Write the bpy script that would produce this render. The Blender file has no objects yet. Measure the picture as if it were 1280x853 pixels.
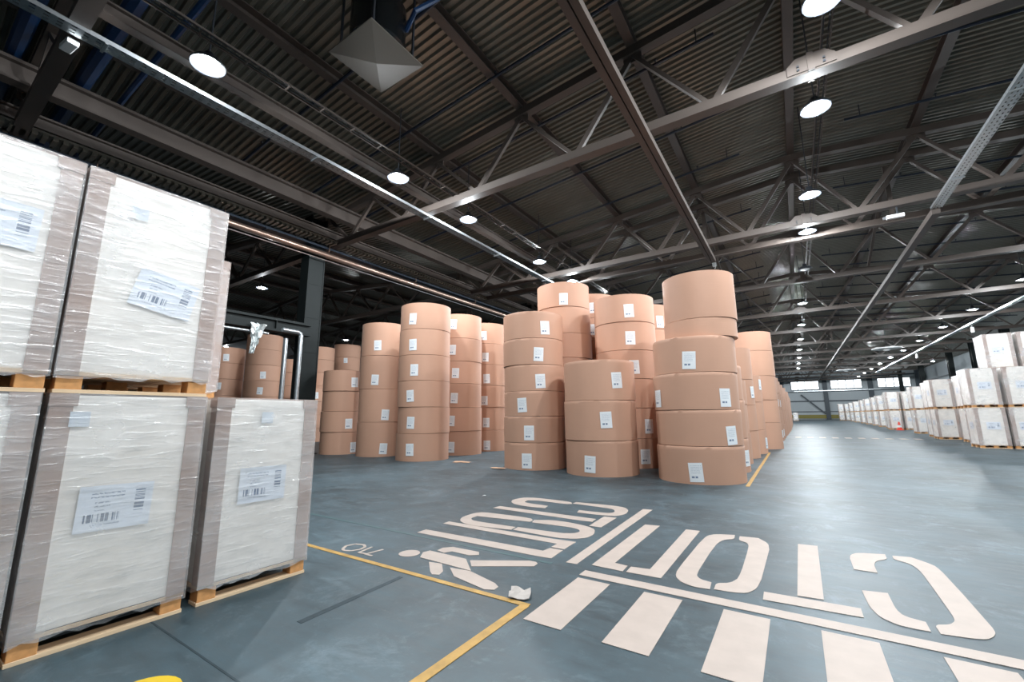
import bpy, bmesh, math, random
from mathutils import Vector, Matrix
random.seed(7)
sc = bpy.context.scene
C = sc.collection
PI = math.pi

# ------------------------------------------------------------------ camera
def make_camera():
    cam = bpy.data.cameras.new('camera'); o = bpy.data.objects.new('camera', cam); C.objects.link(o)
    cam.sensor_width = 36.0; cam.sensor_fit = 'HORIZONTAL'; cam.lens = 529.5 / 1280 * 36.0
    cam.clip_start = .05; cam.clip_end = 400
    yaw, pit, rol = math.radians(33.32), math.radians(10.01), math.radians(-.46)
    cy, sy, cp, sp = math.cos(yaw), math.sin(yaw), math.cos(pit), math.sin(pit)
    fw = Vector((-sy * cp, cy * cp, sp)); r0 = Vector((cy, sy, 0)); u0 = r0.cross(fw)
    r = math.cos(rol) * r0 + math.sin(rol) * u0; u = -math.sin(rol) * r0 + math.cos(rol) * u0
    m = Matrix((r, u, -fw)).transposed().to_4x4(); m.translation = Vector((0, 0, 1.0))
    o.matrix_world = m
    sc.camera = o
make_camera()

# ------------------------------------------------------------------ world, exposure
w = bpy.data.worlds.new('world'); sc.world = w; w.use_nodes = True
w.node_tree.nodes['Background'].inputs[0].default_value = (.75, .86, 1, 1)
w.node_tree.nodes['Background'].inputs[1].default_value = 1.0
sc.view_settings.view_transform = 'Standard'; sc.view_settings.look = 'None'
sc.view_settings.gamma = 1; sc.view_settings.use_curve_mapping = False
sc.view_settings.exposure = 0.36
LAMP_W = 380.0
LAMP_COL = (.90, .96, 1.0)

# ------------------------------------------------------------------ materials
def srgb(r, g, b):
    f = lambda c: (c / 255 / 12.92) if c / 255 <= .04045 else ((c / 255 + .055) / 1.055) ** 2.4
    return (f(r), f(g), f(b), 1)
def mat(name, col, rough=.6, metal=0., noise=0., nscale=6., bump=0., bscale=60., bstretch=(1, 1, 1), rand=0., spec=.5):
    m = bpy.data.materials.new(name); m.use_nodes = True
    nt = m.node_tree; b = nt.nodes['Principled BSDF']; N = nt.nodes.new; L = nt.links.new
    b.inputs['Roughness'].default_value = rough; b.inputs['Metallic'].default_value = metal
    b.inputs['Specular IOR Level'].default_value = spec
    b.inputs['Base Color'].default_value = col
    tc = N('ShaderNodeTexCoord')
    last = None
    if noise:
        n = N('ShaderNodeTexNoise'); n.inputs['Scale'].default_value = nscale; n.inputs['Detail'].default_value = 5
        L(tc.outputs['Object'], n.inputs['Vector'])
        mr = N('ShaderNodeMapRange'); mr.inputs[1].default_value = .25; mr.inputs[2].default_value = .75
        mr.inputs[3].default_value = 1 - noise; mr.inputs[4].default_value = 1 + noise
        L(n.outputs['Fac'], mr.inputs[0])
        last = mr.outputs[0]
    if rand:
        oi = N('ShaderNodeObjectInfo'); mr = N('ShaderNodeMapRange')
        mr.inputs[3].default_value = 1 - rand; mr.inputs[4].default_value = 1 + rand
        L(oi.outputs['Random'], mr.inputs[0])
        if last:
            mu = N('ShaderNodeMath'); mu.operation = 'MULTIPLY'; L(last, mu.inputs[0]); L(mr.outputs[0], mu.inputs[1]); last = mu.outputs[0]
        else: last = mr.outputs[0]
    if last:
        vm = N('ShaderNodeVectorMath'); vm.operation = 'SCALE'; vm.inputs[0].default_value = col[:3]
        L(last, vm.inputs['Scale']); L(vm.outputs[0], b.inputs['Base Color'])
    if bump:
        mp = N('ShaderNodeMapping'); mp.inputs['Scale'].default_value = bstretch
        L(tc.outputs['Object'], mp.inputs[0])
        n2 = N('ShaderNodeTexNoise'); n2.inputs['Scale'].default_value = bscale; n2.inputs['Detail'].default_value = 3
        L(mp.outputs[0], n2.inputs['Vector'])
        bp = N('ShaderNodeBump'); bp.inputs['Strength'].default_value = bump; bp.inputs['Distance'].default_value = .01
        L(n2.outputs['Fac'], bp.inputs['Height']); L(bp.outputs[0], b.inputs['Normal'])
    return m
def emit(name, col, s):
    m = bpy.data.materials.new(name); m.use_nodes = True; nt = m.node_tree
    b = nt.nodes['Principled BSDF']; b.inputs['Base Color'].default_value = (.8, .8, .8, 1)
    b.inputs['Emission Color'].default_value = col; b.inputs['Emission Strength'].default_value = s
    return m
M = {}
M['kraft'] = mat('kraft_paper', srgb(202, 157, 132), .62, noise=.05, nscale=1.3, bump=.10, bscale=14, bstretch=(.25, .25, 9), rand=.05)
M['kraft_end'] = mat('reel_end', srgb(205, 165, 135), .8)
M['core'] = mat('reel_core', srgb(120, 85, 65), .8)
M['steel'] = mat('painted_steel', srgb(71, 63, 58), .5, noise=.08, nscale=3)
M['deck'] = mat('roof_sheet', srgb(112, 109, 99), .3, metal=.35, noise=.1, nscale=2)
M['column'] = mat('column_paint', srgb(26, 31, 31), .6, noise=.08, spec=.2)
M['galv'] = mat('galvanised', srgb(190, 195, 198), .3, metal=.9, noise=.12, nscale=20)
M['pipe'] = mat('dull_pipe', srgb(150, 128, 116), .3, metal=.8, noise=.05)
M['blue'] = mat('blue_pipe', srgb(18, 52, 92), .4)
M['navy'] = mat('navy_pipe', srgb(10, 24, 42), .5)
M['black'] = mat('black_plastic', srgb(18, 20, 22), .25)
M['dark'] = mat('dark_metal', srgb(34, 38, 44), .5)
M['darktray'] = mat('dark_tray', srgb(36, 50, 66), .5)
M['white'] = mat('white_plastic', srgb(225, 226, 226), .4)
M['paint'] = mat('white_floor_paint', srgb(186, 171, 161), .6, noise=.07, nscale=9)
M['yellow'] = mat('yellow_floor_paint', srgb(182, 143, 74), .6, noise=.25, nscale=14)
M['yellow2'] = mat('yellow_sticker', srgb(245, 205, 40), .4)
M['load'] = mat('white_paper_stack', srgb(250, 244, 236), .6, noise=.03, nscale=4, bump=.06, bscale=18, bstretch=(.2, .2, 8))
M['cboard'] = mat('corner_board', srgb(178, 154, 142), .6, noise=.05, nscale=7)
M['wood'] = mat('pale_timber', srgb(226, 196, 160), .7, noise=.12, nscale=5, bump=.2, bscale=20, bstretch=(.3, 8, 8))
M['block'] = mat('chip_block', srgb(205, 148, 92), .8, noise=.15, nscale=40)
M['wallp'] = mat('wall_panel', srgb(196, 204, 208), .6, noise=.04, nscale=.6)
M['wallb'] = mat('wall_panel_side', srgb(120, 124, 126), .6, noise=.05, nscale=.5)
M['girt'] = mat('girt_paint', srgb(70, 80, 88), .5)
M['red'] = mat('cone_red', srgb(226, 62, 40), .5)
M['joint'] = mat('floor_joint', srgb(44, 60, 67), .7, noise=.3, nscale=18)
M['carton'] = mat('grey_card', srgb(186, 178, 172), .8, noise=.06)
M['green'] = mat('green_paint', srgb(66, 94, 98), .5, noise=.2, nscale=12)
M['lamp'] = emit('lamp_diffuser', (.92, .97, 1, 1), 60)
M['lampoff'] = mat('lamp_lens', srgb(235, 238, 240), .3)
M['pane'] = emit('daylight_pane', (.86, .94, 1, 1), 2.6)
M['silver'] = mat('crumpled_foil', srgb(200, 205, 205), .3, metal=.6)

def floor_material():
    m = bpy.data.materials.new('coated_floor'); m.use_nodes = True; nt = m.node_tree
    N = nt.nodes.new; L = nt.links.new; b = nt.nodes['Principled BSDF']
    tc = N('ShaderNodeTexCoord')
    n1 = N('ShaderNodeTexNoise'); n1.inputs['Scale'].default_value = .7; n1.inputs['Detail'].default_value = 8; n1.inputs['Roughness'].default_value = .65
    L(tc.outputs['Object'], n1.inputs['Vector'])
    r1 = N('ShaderNodeValToRGB'); e = r1.color_ramp.elements
    e[0].position = .36; e[0].color = srgb(42, 58, 64); e[1].position = .66; e[1].color = srgb(74, 95, 104)
    L(n1.outputs['Fac'], r1.inputs[0])
    # fine scuffs
    mp = N('ShaderNodeMapping'); mp.inputs['Scale'].default_value = (3, 16, 1); mp.inputs['Rotation'].default_value = (0, 0, .5)
    L(tc.outputs['Object'], mp.inputs[0])
    n2 = N('ShaderNodeTexNoise'); n2.inputs['Scale'].default_value = 1.0; n2.inputs['Detail'].default_value = 7; n2.inputs['Roughness'].default_value = .75
    L(mp.outputs[0], n2.inputs['Vector'])
    mr = N('ShaderNodeMapRange'); mr.inputs[1].default_value = .35; mr.inputs[2].default_value = .7; mr.inputs[3].default_value = .78; mr.inputs[4].default_value = 1.22
    L(n2.outputs['Fac'], mr.inputs[0])
    vm = N('ShaderNodeVectorMath'); vm.operation = 'SCALE'; L(r1.outputs[0], vm.inputs[0]); L(mr.outputs[0], vm.inputs['Scale'])
    n3 = N('ShaderNodeTexNoise'); n3.inputs['Scale'].default_value = 2.6; n3.inputs['Detail'].default_value = 12; n3.inputs['Roughness'].default_value = .8; n3.inputs['Distortion'].default_value = .5
    L(tc.outputs['Object'], n3.inputs['Vector'])
    m3 = N('ShaderNodeMapRange'); m3.inputs[1].default_value = .52; m3.inputs[2].default_value = .75; m3.inputs[3].default_value = 0; m3.inputs[4].default_value = .75
    L(n3.outputs['Fac'], m3.inputs[0])
    mx = N('ShaderNodeMix'); mx.data_type = 'RGBA'; L(m3.outputs[0], mx.inputs[0]); L(vm.outputs[0], mx.inputs[6]); mx.inputs[7].default_value = srgb(112, 130, 138)
    L(mx.outputs[2], b.inputs['Base Color'])
    rr = N('ShaderNodeMapRange'); rr.inputs[1].default_value = .3; rr.inputs[2].default_value = .75; rr.inputs[3].default_value = .42; rr.inputs[4].default_value = .62
    L(n2.outputs['Fac'], rr.inputs[0]); L(rr.outputs[0], b.inputs['Roughness'])
    b.inputs['Specular IOR Level'].default_value = .6
    bp = N('ShaderNodeBump'); bp.inputs['Strength'].default_value = .08; bp.inputs['Distance'].default_value = .01
    L(n2.outputs['Fac'], bp.inputs['Height']); L(bp.outputs[0], b.inputs['Normal'])
    return m
M['floor'] = floor_material()

def film_material():
    m = bpy.data.materials.new('stretch_film'); m.use_nodes = True; nt = m.node_tree; nt.nodes.clear()
    N = nt.nodes.new; L = nt.links.new
    out = N('ShaderNodeOutputMaterial'); mix = N('ShaderNodeMixShader'); tr = N('ShaderNodeBsdfTransparent'); gl = N('ShaderNodeBsdfGlossy')
    tr.inputs[0].default_value = (.99, .99, 1, 1); gl.inputs['Roughness'].default_value = .18; gl.inputs[0].default_value = (1, 1, 1, 1)
    tc = N('ShaderNodeTexCoord'); mp = N('ShaderNodeMapping'); mp.inputs['Scale'].default_value = (4, 4, 26); mp.inputs['Rotation'].default_value = (.12, .10, 0)
    oi = N('ShaderNodeObjectInfo'); ad = N('ShaderNodeVectorMath'); ad.operation = 'ADD'
    sc_ = N('ShaderNodeVectorMath'); sc_.operation = 'SCALE'; sc_.inputs['Scale'].default_value = 1.7; L(oi.outputs['Location'], sc_.inputs[0])
    L(tc.outputs['Object'], ad.inputs[0]); L(sc_.outputs[0], ad.inputs[1]); L(ad.outputs[0], mp.inputs[0])
    n = N('ShaderNodeTexNoise'); n.inputs['Scale'].default_value = 1.6; n.inputs['Detail'].default_value = 6; n.inputs['Distortion'].default_value = .6; L(mp.outputs[0], n.inputs['Vector'])
    bp = N('ShaderNodeBump'); bp.inputs['Strength'].default_value = .55; bp.inputs['Distance'].default_value = .02
    L(n.outputs['Fac'], bp.inputs['Height']); L(bp.outputs[0], gl.inputs['Normal'])
    mr = N('ShaderNodeMapRange'); mr.inputs[1].default_value = .42; mr.inputs[2].default_value = .78; mr.inputs[3].default_value = .03; mr.inputs[4].default_value = .3
    L(n.outputs['Fac'], mr.inputs[0])
    lw = N('ShaderNodeLayerWeight'); lw.inputs[0].default_value = .18
    ad2 = N('ShaderNodeMath'); ad2.operation = 'ADD'; ad2.use_clamp = True
    hf = N('ShaderNodeMath'); hf.operation = 'MULTIPLY'; hf.inputs[1].default_value = .5; L(lw.outputs['Fresnel'], hf.inputs[0])
    L(mr.outputs[0], ad2.inputs[0]); L(hf.outputs[0], ad2.inputs[1]); L(ad2.outputs[0], mix.inputs[0])
    df = N('ShaderNodeBsdfDiffuse'); df.inputs[0].default_value = (.95, .95, .95, 1)
    mk = N('ShaderNodeMixShader'); n5 = N('ShaderNodeTexNoise'); n5.inputs['Scale'].default_value = 3.2; n5.inputs['Detail'].default_value = 5; L(ad.outputs[0], n5.inputs['Vector'])
    m5 = N('ShaderNodeMapRange'); m5.inputs[1].default_value = .35; m5.inputs[2].default_value = .7; m5.inputs[3].default_value = .06; m5.inputs[4].default_value = .34
    L(n5.outputs['Fac'], m5.inputs[0]); L(m5.outputs[0], mk.inputs[0]); L(tr.outputs[0], mk.inputs[1]); L(df.outputs[0], mk.inputs[2])
    L(mk.outputs[0], mix.inputs[1]); L(gl.outputs[0], mix.inputs[2]); L(mix.outputs[0], out.inputs[0])
    return m
M['film'] = film_material()

def print_material(name, paper, ink, bars, lines):
    """printed label: bars = [(u0,u1,v0,v1,along_u,count,bar_strength)], lines = [(u0,u1,v0,v1,rows,strength)] in UV space"""
    m = bpy.data.materials.new(name); m.use_nodes = True; nt = m.node_tree
    N = nt.nodes.new; L = nt.links.new; b = nt.nodes['Principled BSDF']; b.inputs['Roughness'].default_value = .5
    uv = N('ShaderNodeTexCoord'); sp = N('ShaderNodeSeparateXYZ'); L(uv.outputs['UV'], sp.inputs[0])
    def mth(op, a, bb=None):
        n = N('ShaderNodeMath'); n.operation = op
        for i, x in enumerate((a, bb)):
            if x is None: continue
            if isinstance(x, (int, float)): n.inputs[i].default_value = x
            else: L(x, n.inputs[i])
        return n.outputs[0]
    U, V = sp.outputs[0], sp.outputs[1]
    def inside(u0, u1, v0, v1):
        a = mth('MULTIPLY', mth('GREATER_THAN', U, u0), mth('LESS_THAN', U, u1))
        c = mth('MULTIPLY', mth('GREATER_THAN', V, v0), mth('LESS_THAN', V, v1))
        return mth('MULTIPLY', a, c)
    tot = None
    for (u0, u1, v0, v1, along_u, cnt, st) in bars:
        wn = N('ShaderNodeTexWhiteNoise'); wn.noise_dimensions = '1D'
        L(mth('FLOOR', mth('MULTIPLY', U if along_u else V, cnt)), wn.inputs['W'])
        k = mth('MULTIPLY', mth('MULTIPLY', inside(u0, u1, v0, v1), mth('GREATER_THAN', wn.outputs['Value'], .42)), st)
        tot = k if tot is None else mth('MAXIMUM', tot, k)
    for (u0, u1, v0, v1, rows, st) in lines:
        fr = mth('FRACT', mth('MULTIPLY', mth('DIVIDE', mth('SUBTRACT', V, v0), v1 - v0), rows))
        band = mth('MULTIPLY', mth('GREATER_THAN', fr, .3), mth('LESS_THAN', fr, .72))
        wn = N('ShaderNodeTexNoise'); wn.inputs['Scale'].default_value = 34; L(uv.outputs['UV'], wn.inputs['Vector'])
        k = mth('MULTIPLY', mth('MULTIPLY', inside(u0, u1, v0, v1), band), mth('MULTIPLY', mth('GREATER_THAN', wn.outputs['Fac'], .46), st))
        tot = k if tot is None else mth('MAXIMUM', tot, k)
    mx = N('ShaderNodeMix'); mx.data_type = 'RGBA'; L(tot, mx.inputs[0]); mx.inputs[6].default_value = paper; mx.inputs[7].default_value = ink
    L(mx.outputs[2], b.inputs['Base Color'])
    return m
INK = srgb(70, 98, 134)
M['plabel'] = print_material('pallet_label_print', srgb(236, 241, 248), INK,
    [(.1, .56, .2, .38, True, 90, 1), (.75, .89, .28, .86, False, 70, 1)],
    [(.16, .6, .7, .86, 2, .7), (.22, .42, .5, .66, 2, .6), (.22, .36, .42, .48, 1, .5), (.2, .58, .1, .17, 1, .55)])
M['rlabel'] = print_material('reel_label_print', srgb(238, 240, 242), INK,
    [(.14, .62, .2, .3, True, 30, .85)], [(.14, .8, .42, .88, 6, .38), (.84, .92, .62, .88, 3, .5)])

# ------------------------------------------------------------------ mesh helpers
class MB:
    def __init__(s): s.v = []; s.f = []; s.uv = None
    def box(s, x0, x1, y0, y1, z0, z1):
        b = len(s.v)
        s.v += [(x0, y0, z0), (x1, y0, z0), (x1, y1, z0), (x0, y1, z0), (x0, y0, z1), (x1, y0, z1), (x1, y1, z1), (x0, y1, z1)]
        s.f += [tuple(b + i for i in q) for q in ((0, 3, 2, 1), (4, 5, 6, 7), (0, 1, 5, 4), (1, 2, 6, 5), (2, 3, 7, 6), (3, 0, 4, 7))]
        return s
    def bar(s, p, q, wd, ht, up=(0, 0, 1)):
        p, q = Vector(p), Vector(q); d = (q - p).normalized(); up = Vector(up)
        if abs(d.dot(up)) > .98: up = Vector((0, 1, 0))
        sd = d.cross(up).normalized(); u = sd.cross(d).normalized(); b = len(s.v)
        for e in (p, q):
            for a, c in ((-1, -1), (1, -1), (1, 1), (-1, 1)): s.v.append(tuple(e + sd * (a * wd / 2) + u * (c * ht / 2)))
        s.f += [tuple(b + i for i in r) for r in ((3, 2, 1, 0), (4, 5, 6, 7), (0, 1, 5, 4), (1, 2, 6, 5), (2, 3, 7, 6), (3, 0, 4, 7))]
        return s
    def tube(s, pts, r, n=10, cap=True):
        pts = [Vector(p) for p in pts]; rings = []
        for i, p in enumerate(pts):
            d = (pts[min(i + 1, len(pts) - 1)] - pts[max(i - 1, 0)]).normalized()
            up = Vector((0, 0, 1)) if abs(d.z) < .95 else Vector((1, 0, 0))
            a = d.cross(up).normalized(); c = a.cross(d).normalized(); b = len(s.v)
            for k in range(n):
                t = 2 * PI * k / n; s.v.append(tuple(p + a * (r * math.cos(t)) + c * (r * math.sin(t))))
            rings.append(b)
        for i in range(len(pts) - 1):
            for k in range(n):
                k2 = (k + 1) % n; s.f.append((rings[i] + k, rings[i] + k2, rings[i + 1] + k2, rings[i + 1] + k))
        if cap:
            s.f.append(tuple(rings[0] + k for k in reversed(range(n)))); s.f.append(tuple(rings[-1] + k for k in range(n)))
        return s
    def lathe(s, prof, n=24, cx=0, cy=0):
        rings = []
        for r, z in prof:
            b = len(s.v); rings.append(b)
            for k in range(n):
                t = 2 * PI * k / n; s.v.append((cx + r * math.cos(t), cy + r * math.sin(t), z))
        for i in range(len(prof) - 1):
            for k in range(n):
                k2 = (k + 1) % n; s.f.append((rings[i] + k, rings[i] + k2, rings[i + 1] + k2, rings[i + 1] + k))
        s.f.append(tuple(rings[0] + k for k in reversed(range(n)))); s.f.append(tuple(rings[-1] + k for k in range(n)))
        return s
    def prism(s, pts, z0, z1):
        a = sum(pts[i][0] * pts[(i + 1) % len(pts)][1] - pts[(i + 1) % len(pts)][0] * pts[i][1] for i in range(len(pts)))
        if a < 0: pts = pts[::-1]
        b = len(s.v); n = len(pts)
        s.v += [(x, y, z0) for x, y in pts] + [(x, y, z1) for x, y in pts]
        s.f.append(tuple(b + i for i in reversed(range(n)))); s.f.append(tuple(b + n + i for i in range(n)))
        s.f += [(b + i, b + (i + 1) % n, b + n + (i + 1) % n, b + n + i) for i in range(n)]
        return s
    def profile_y(s, prof, y0, y1):
        """closed XZ profile (counter-clockwise seen from -y) pushed along y"""
        b = len(s.v); n = len(prof)
        s.v += [(x, y0, z) for x, z in prof] + [(x, y1, z) for x, z in prof]
        s.f.append(tuple(b + i for i in range(n))); s.f.append(tuple(b + n + i for i in reversed(range(n))))
        s.f += [(b + (i + 1) % n, b + i, b + n + i, b + n + (i + 1) % n) for i in range(n)]
        return s
    def mesh(s, name, m, smooth=False, bevel=0.):
        me = bpy.data.meshes.new(name); me.from_pydata(s.v, [], s.f); me.materials.append(M[m] if isinstance(m, str) else m)
        if bevel:
            bm = bmesh.new(); bm.from_mesh(me)
            bmesh.ops.bevel(bm, geom=bm.edges[:], offset=bevel, segments=2, affect='EDGES', profile=.6)
            bm.to_mesh(me); bm.free()
        if smooth:
            for p in me.polygons: p.use_smooth = True
            me.set_sharp_from_angle(angle=math.radians(40))
        me.update()
        return me
    def build(s, name, m, parent=None, loc=(0, 0, 0), rz=0., smooth=False, bevel=0.):
        return link(name, s.mesh(name, m, smooth, bevel), parent, loc, rz)
def link(name, me, parent=None, loc=(0, 0, 0), rz=0.):
    o = bpy.data.objects.new(name, me); C.objects.link(o); o.location = loc; o.rotation_euler = (0, 0, rz)
    if parent: o.parent = parent
    return o
SEEN = {}
def tag(o, label, cat, group=None, kind=None):
    n = len(label.replace(',', '').split()); assert 4 <= n <= 16, (n, label)
    if label in SEEN and not (group and SEEN[label] == group): print('DUPLICATE LABEL', label)
    SEEN[label] = group
    o['label'] = label; o['category'] = cat
    if group: o['group'] = group
    if kind: o['kind'] = kind
    return o
def thing(name, label, cat, loc=(0, 0, 0), rz=0., group=None):
    o = bpy.data.objects.new(name, None); o.empty_display_size = .1; C.objects.link(o); o.location = loc; o.rotation_euler = (0, 0, rz)
    return tag(o, label, cat, group)
def structure(o): o['kind'] = 'structure'; return o
ORD = ['first', 'second', 'third', 'fourth', 'fifth', 'sixth', 'seventh', 'eighth', 'ninth', 'tenth', 'eleventh', 'twelfth', 'thirteenth', 'fourteenth',
       'fifteenth', 'sixteenth', 'seventeenth', 'eighteenth', 'nineteenth', 'twentieth', 'twenty-first', 'twenty-second', 'twenty-third', 'twenty-fourth',
       'twenty-fifth', 'twenty-sixth', 'twenty-seventh', 'twenty-eighth', 'twenty-ninth', 'thirtieth']

def copy_tree(o, parent=None):
    c = o.copy(); C.objects.link(c); c.parent = parent
    for ch in o.children: copy_tree(ch, c)
    return c

# ------------------------------------------------------------------ the hall shell
RX, VL, VR, XL, XR, YF, YB = .62, -11.38, 12.62, -36.0, 17.0, -14.0, 88.0
SL = .09
def roof_z(x):
    if x < VL: return 8.36 - SL * abs(x - (2 * VL - RX))
    if x > VR: return 8.36 - SL * abs(x - (2 * VR - RX))
    return 8.36 - SL * abs(x - RX)
fl_bm = MB().box(XL - .3, XR + .3, YF - .3, YB + .3, -.2, 0)
structure(fl_bm.build('floor', 'floor'))
def deck(x0, x1):
    P = .15; prof = []; y = YF
    while y < YB:
        prof += [(y, .05), (y + .045, .05), (y + .07, 0), (y + .125, 0)]; y += P
    prof.append((y, .05)); mb = MB(); n = len(prof)
    for x in (x0, x1):
        for yy, dz in prof: mb.v.append((x, yy, roof_z(x) + dz))
    for i in range(n - 1): mb.f.append((i, n + i, n + i + 1, i + 1))
    o = mb.build('ceiling', 'deck'); structure(o)
    top = MB(); z0, z1 = roof_z(x0) + .06, roof_z(x1) + .06
    top.v = [(x0, YF, z0), (x1, YF, z1), (x1, YB, z1), (x0, YB, z0), (x0, YF, z0 + .15), (x1, YF, z1 + .15), (x1, YB, z1 + .15), (x0, YB, z0 + .15)]
    top.f = [(0, 3, 2, 1), (4, 5, 6, 7), (0, 1, 5, 4), (1, 2, 6, 5), (2, 3, 7, 6), (3, 0, 4, 7)]
    top.build('insulation_layer', 'dark', o)
deck(VL, RX); deck(RX, VR); deck(2 * VL - RX, VL); deck(XL, 2 * VL - RX); deck(VR, XR)
HZ = 9.2
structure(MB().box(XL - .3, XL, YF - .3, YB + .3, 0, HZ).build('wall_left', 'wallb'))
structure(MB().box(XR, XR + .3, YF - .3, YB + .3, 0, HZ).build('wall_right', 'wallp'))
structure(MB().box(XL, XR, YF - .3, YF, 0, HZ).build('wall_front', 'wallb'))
WIN = [(-.15, 3.75), (5.35, 9.4), (11.35, 15.25)]; WZ0, WZ1 = 4.95, 6.4
wb = MB().box(XL, XR, YB, YB + .3, 0, WZ0).box(XL, XR, YB, YB + .3, WZ1, HZ)
xs = [XL] + [v for p in WIN for v in p] + [XR]
for i in range(0, len(xs), 2): wb.box(xs[i], xs[i + 1], YB, YB + .3, WZ0, WZ1)
back = structure(wb.build('wall_back', 'wallp'))
for i, (a, b) in enumerate(WIN):
    fr = MB()
    for k in range(5):
        x = a + (b - a) * k / 4; fr.box(x - .05, x + .05, YB - .04, YB + .1, WZ0, WZ1)
    fr.box(a, b, YB - .04, YB + .1, WZ0, WZ0 + .08).box(a, b, YB - .04, YB + .1, WZ1 - .08, WZ1)
    f = structure(fr.build('window_%d' % (i + 1), 'girt'))
    pw = (b - a) / 4
    me = MB().box(.05, pw - .05, YB + .06, YB + .08, WZ0 + .08, WZ1 - .08).mesh('pane', 'pane')
    for k in range(4): link('pane', me, f, (a + pw * k, 0, 0))
for k, (z, h) in enumerate(((1.2, .12), (2.9, .2), (4.5, .16), (6.75, .25))):
    MB().box(-14, XR, YB - .16, YB, z, z + h).build('girt_rail', 'girt', back)
for x in (-1.6, 4.55, 10.4, 16.1):
    MB().box(x - .3, x + .3, YB - .5, YB, 0, 7.6).build('wall_column', 'girt', back)
MB().bar((1.1, YB - .3, 4.1), (4.2, YB - .3, .9), .22, .22).build('wall_brace', 'girt', back)
MB().box(-14, XR, YB - .22, YB - .02, .15, .75).build('skirting_panel', mat('dull_yellow', srgb(150, 140, 70), .6), back)
for k, z in enumerate((5.6, 3.4)):
    MB().box(XR - .12, XR, 20, YB, z, z + .2).build('girt_rail', 'girt', bpy.data.objects['wall_right'])
structure(MB().box(.2, 16.8, YB - .75, YB - .6, 4.62, 4.74).build('trim_1', 'galv'))

# ------------------------------------------------------------------ columns
def column(x, y, label, z1=6.9, sy=.5, sx=.4):
    t = thing('steel_column', label, 'column', (x, y, 0))
    MB().box(-sx / 2, sx / 2, -sy / 2, -sy / 2 + .03, .02, z1).box(-sx / 2, sx / 2, sy / 2 - .03, sy / 2, .02, z1).box(-.02, .02, -sy / 2 + .03, sy / 2 - .03, .02, z1).build('shaft', 'column', t)
    MB().box(-sx / 2 - .1, sx / 2 + .1, -sy / 2 - .1, sy / 2 + .1, 0, .02).build('base_plate', 'column', t)
    for k in range(6): MB().box(sx / 2 - .17, sx / 2 - .005, -sy / 2 + .03, sy / 2 - .03, .8 + k * 1.0, .815 + k * 1.0).build('stiffener', 'column', t)
    MB().box(sx / 2 - .02, sx / 2 - .012, -sy / 2 + .03, sy / 2 - .03, .3, z1 - .4).build('cover_plate', 'column', t)
    return t
column(-11.5, 6.78, 'dark steel column standing behind the low stack of reels')
for k, y in enumerate((18.9, 31, 43, 55)): column(-11.5, y, 'dark steel column in the left line, %s behind the visible one' % ORD[k])
for k, y in enumerate((43, 49.5, 56, 67, 79)): column(12.7, y, 'dark steel column behind the right pallets, %s from the camera' % ORD[k])

# ------------------------------------------------------------------ trusses, purlins, roof beams
PUR = [RX + d for d in (-9.95, -7.5, -5.02, -2.52, 0, 2.55, 5.05, 7.55, 10.0)]
def truss(y, label):
    t = thing('roof_truss', label, 'truss', (0, y, 0))
    zt = lambda x: 8.05 - SL * abs(x - RX)
    xl, xr = VL + .12, VR - .12
    MB().box(xl, xr, -.1, .1, 6.0, 6.17).build('bottom_chord', 'steel', t)
    for a, b in ((xl, RX), (RX, xr)): MB().bar((a, 0, zt(a)), (b, 0, zt(b)), .18, .17).build('top_chord', 'steel', t)
    tops = [xl] + PUR + [xr]; bots = [(tops[i] + tops[i + 1]) / 2 for i in range(1, len(tops) - 2)]
    bots = [xl + .9] + bots + [xr - .9]
    for i, b in enumerate(bots):
        MB().bar((tops[i], .0, zt(tops[i]) - .08), (b - .05, 0, 6.16), .1, .07).build('web_member', 'steel', t)
        MB().bar((tops[i + 1], .0, zt(tops[i + 1]) - .08), (b + .05, 0, 6.16), .07, .1).build('web_member', 'steel', t)
    for s in (-1, 1):
        g = MB(); pr = [(-.3, 6.03), (.3, 6.03), (.3, 6.17), (.18, 6.28), (-.18, 6.28), (-.3, 6.17)]
        b = len(g.v); g.v += [(RX + .1 + x, s * .112 - .01, z) for x, z in pr] + [(RX + .1 + x, s * .112 + .01, z) for x, z in pr]
        g.f += [tuple(range(6)), tuple(reversed(range(6, 12)))] + [((i + 1) % 6, i, 6 + i, 6 + (i + 1) % 6) for i in range(6)]
        gp = g.build('splice_plate', 'steel', t)
        MB().box(RX + .06, RX + .14, s * .13 - .015, s * .13 + .015, 6.0, 6.3).build('splice_rib', 'steel', gp)
        for dx in (-.06, .26):
            for dz in (6.07, 6.13): MB().box(RX + dx - .015, RX + dx + .015, s * .135 - .012, s * .135 + .012, dz - .015, dz + .015).build('bolt', 'dark', gp)
    for p in PUR[1:-1]:
        MB().box(p - .17, p + .17, -.012, .012, zt(p) - .22, zt(p) - .06).build('gusset', 'steel', t)
    return t
TY = [-11.6, -5.4, .85, 7.15, 13.35, 14.5, 19.4, 25.5, 31.6, 37.7, 43.8, 49.9, 56.0, 62.1, 68.2, 74.3, 80.4]
t0 = truss(.85, 'nearest roof truss in view, crossing the top left corner')
VIS = 0
for y in TY:
    if y == .85: continue
    c = copy_tree(t0); c.location.y = y
    if y < 0: lab = 'roof truss %s behind the camera in the main hall' % ORD[[-5.4, -11.6].index(y)]
    else: VIS += 1; lab = 'brown steel roof truss of the main hall, %s past the nearest one' % ORD[VIS - 1]
    tag(c, lab, 'truss')
for k, y in enumerate([.85, 7.15, 13.35, 19.4, 25.5, 31.6, 37.7, 43.8]):
    c = copy_tree(t0); c.location.y = y; c.location.x = 2 * (VL - RX)
    tag(c, 'brown steel roof truss beyond the left columns, %s from the camera' % ORD[k], 'truss')
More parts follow.
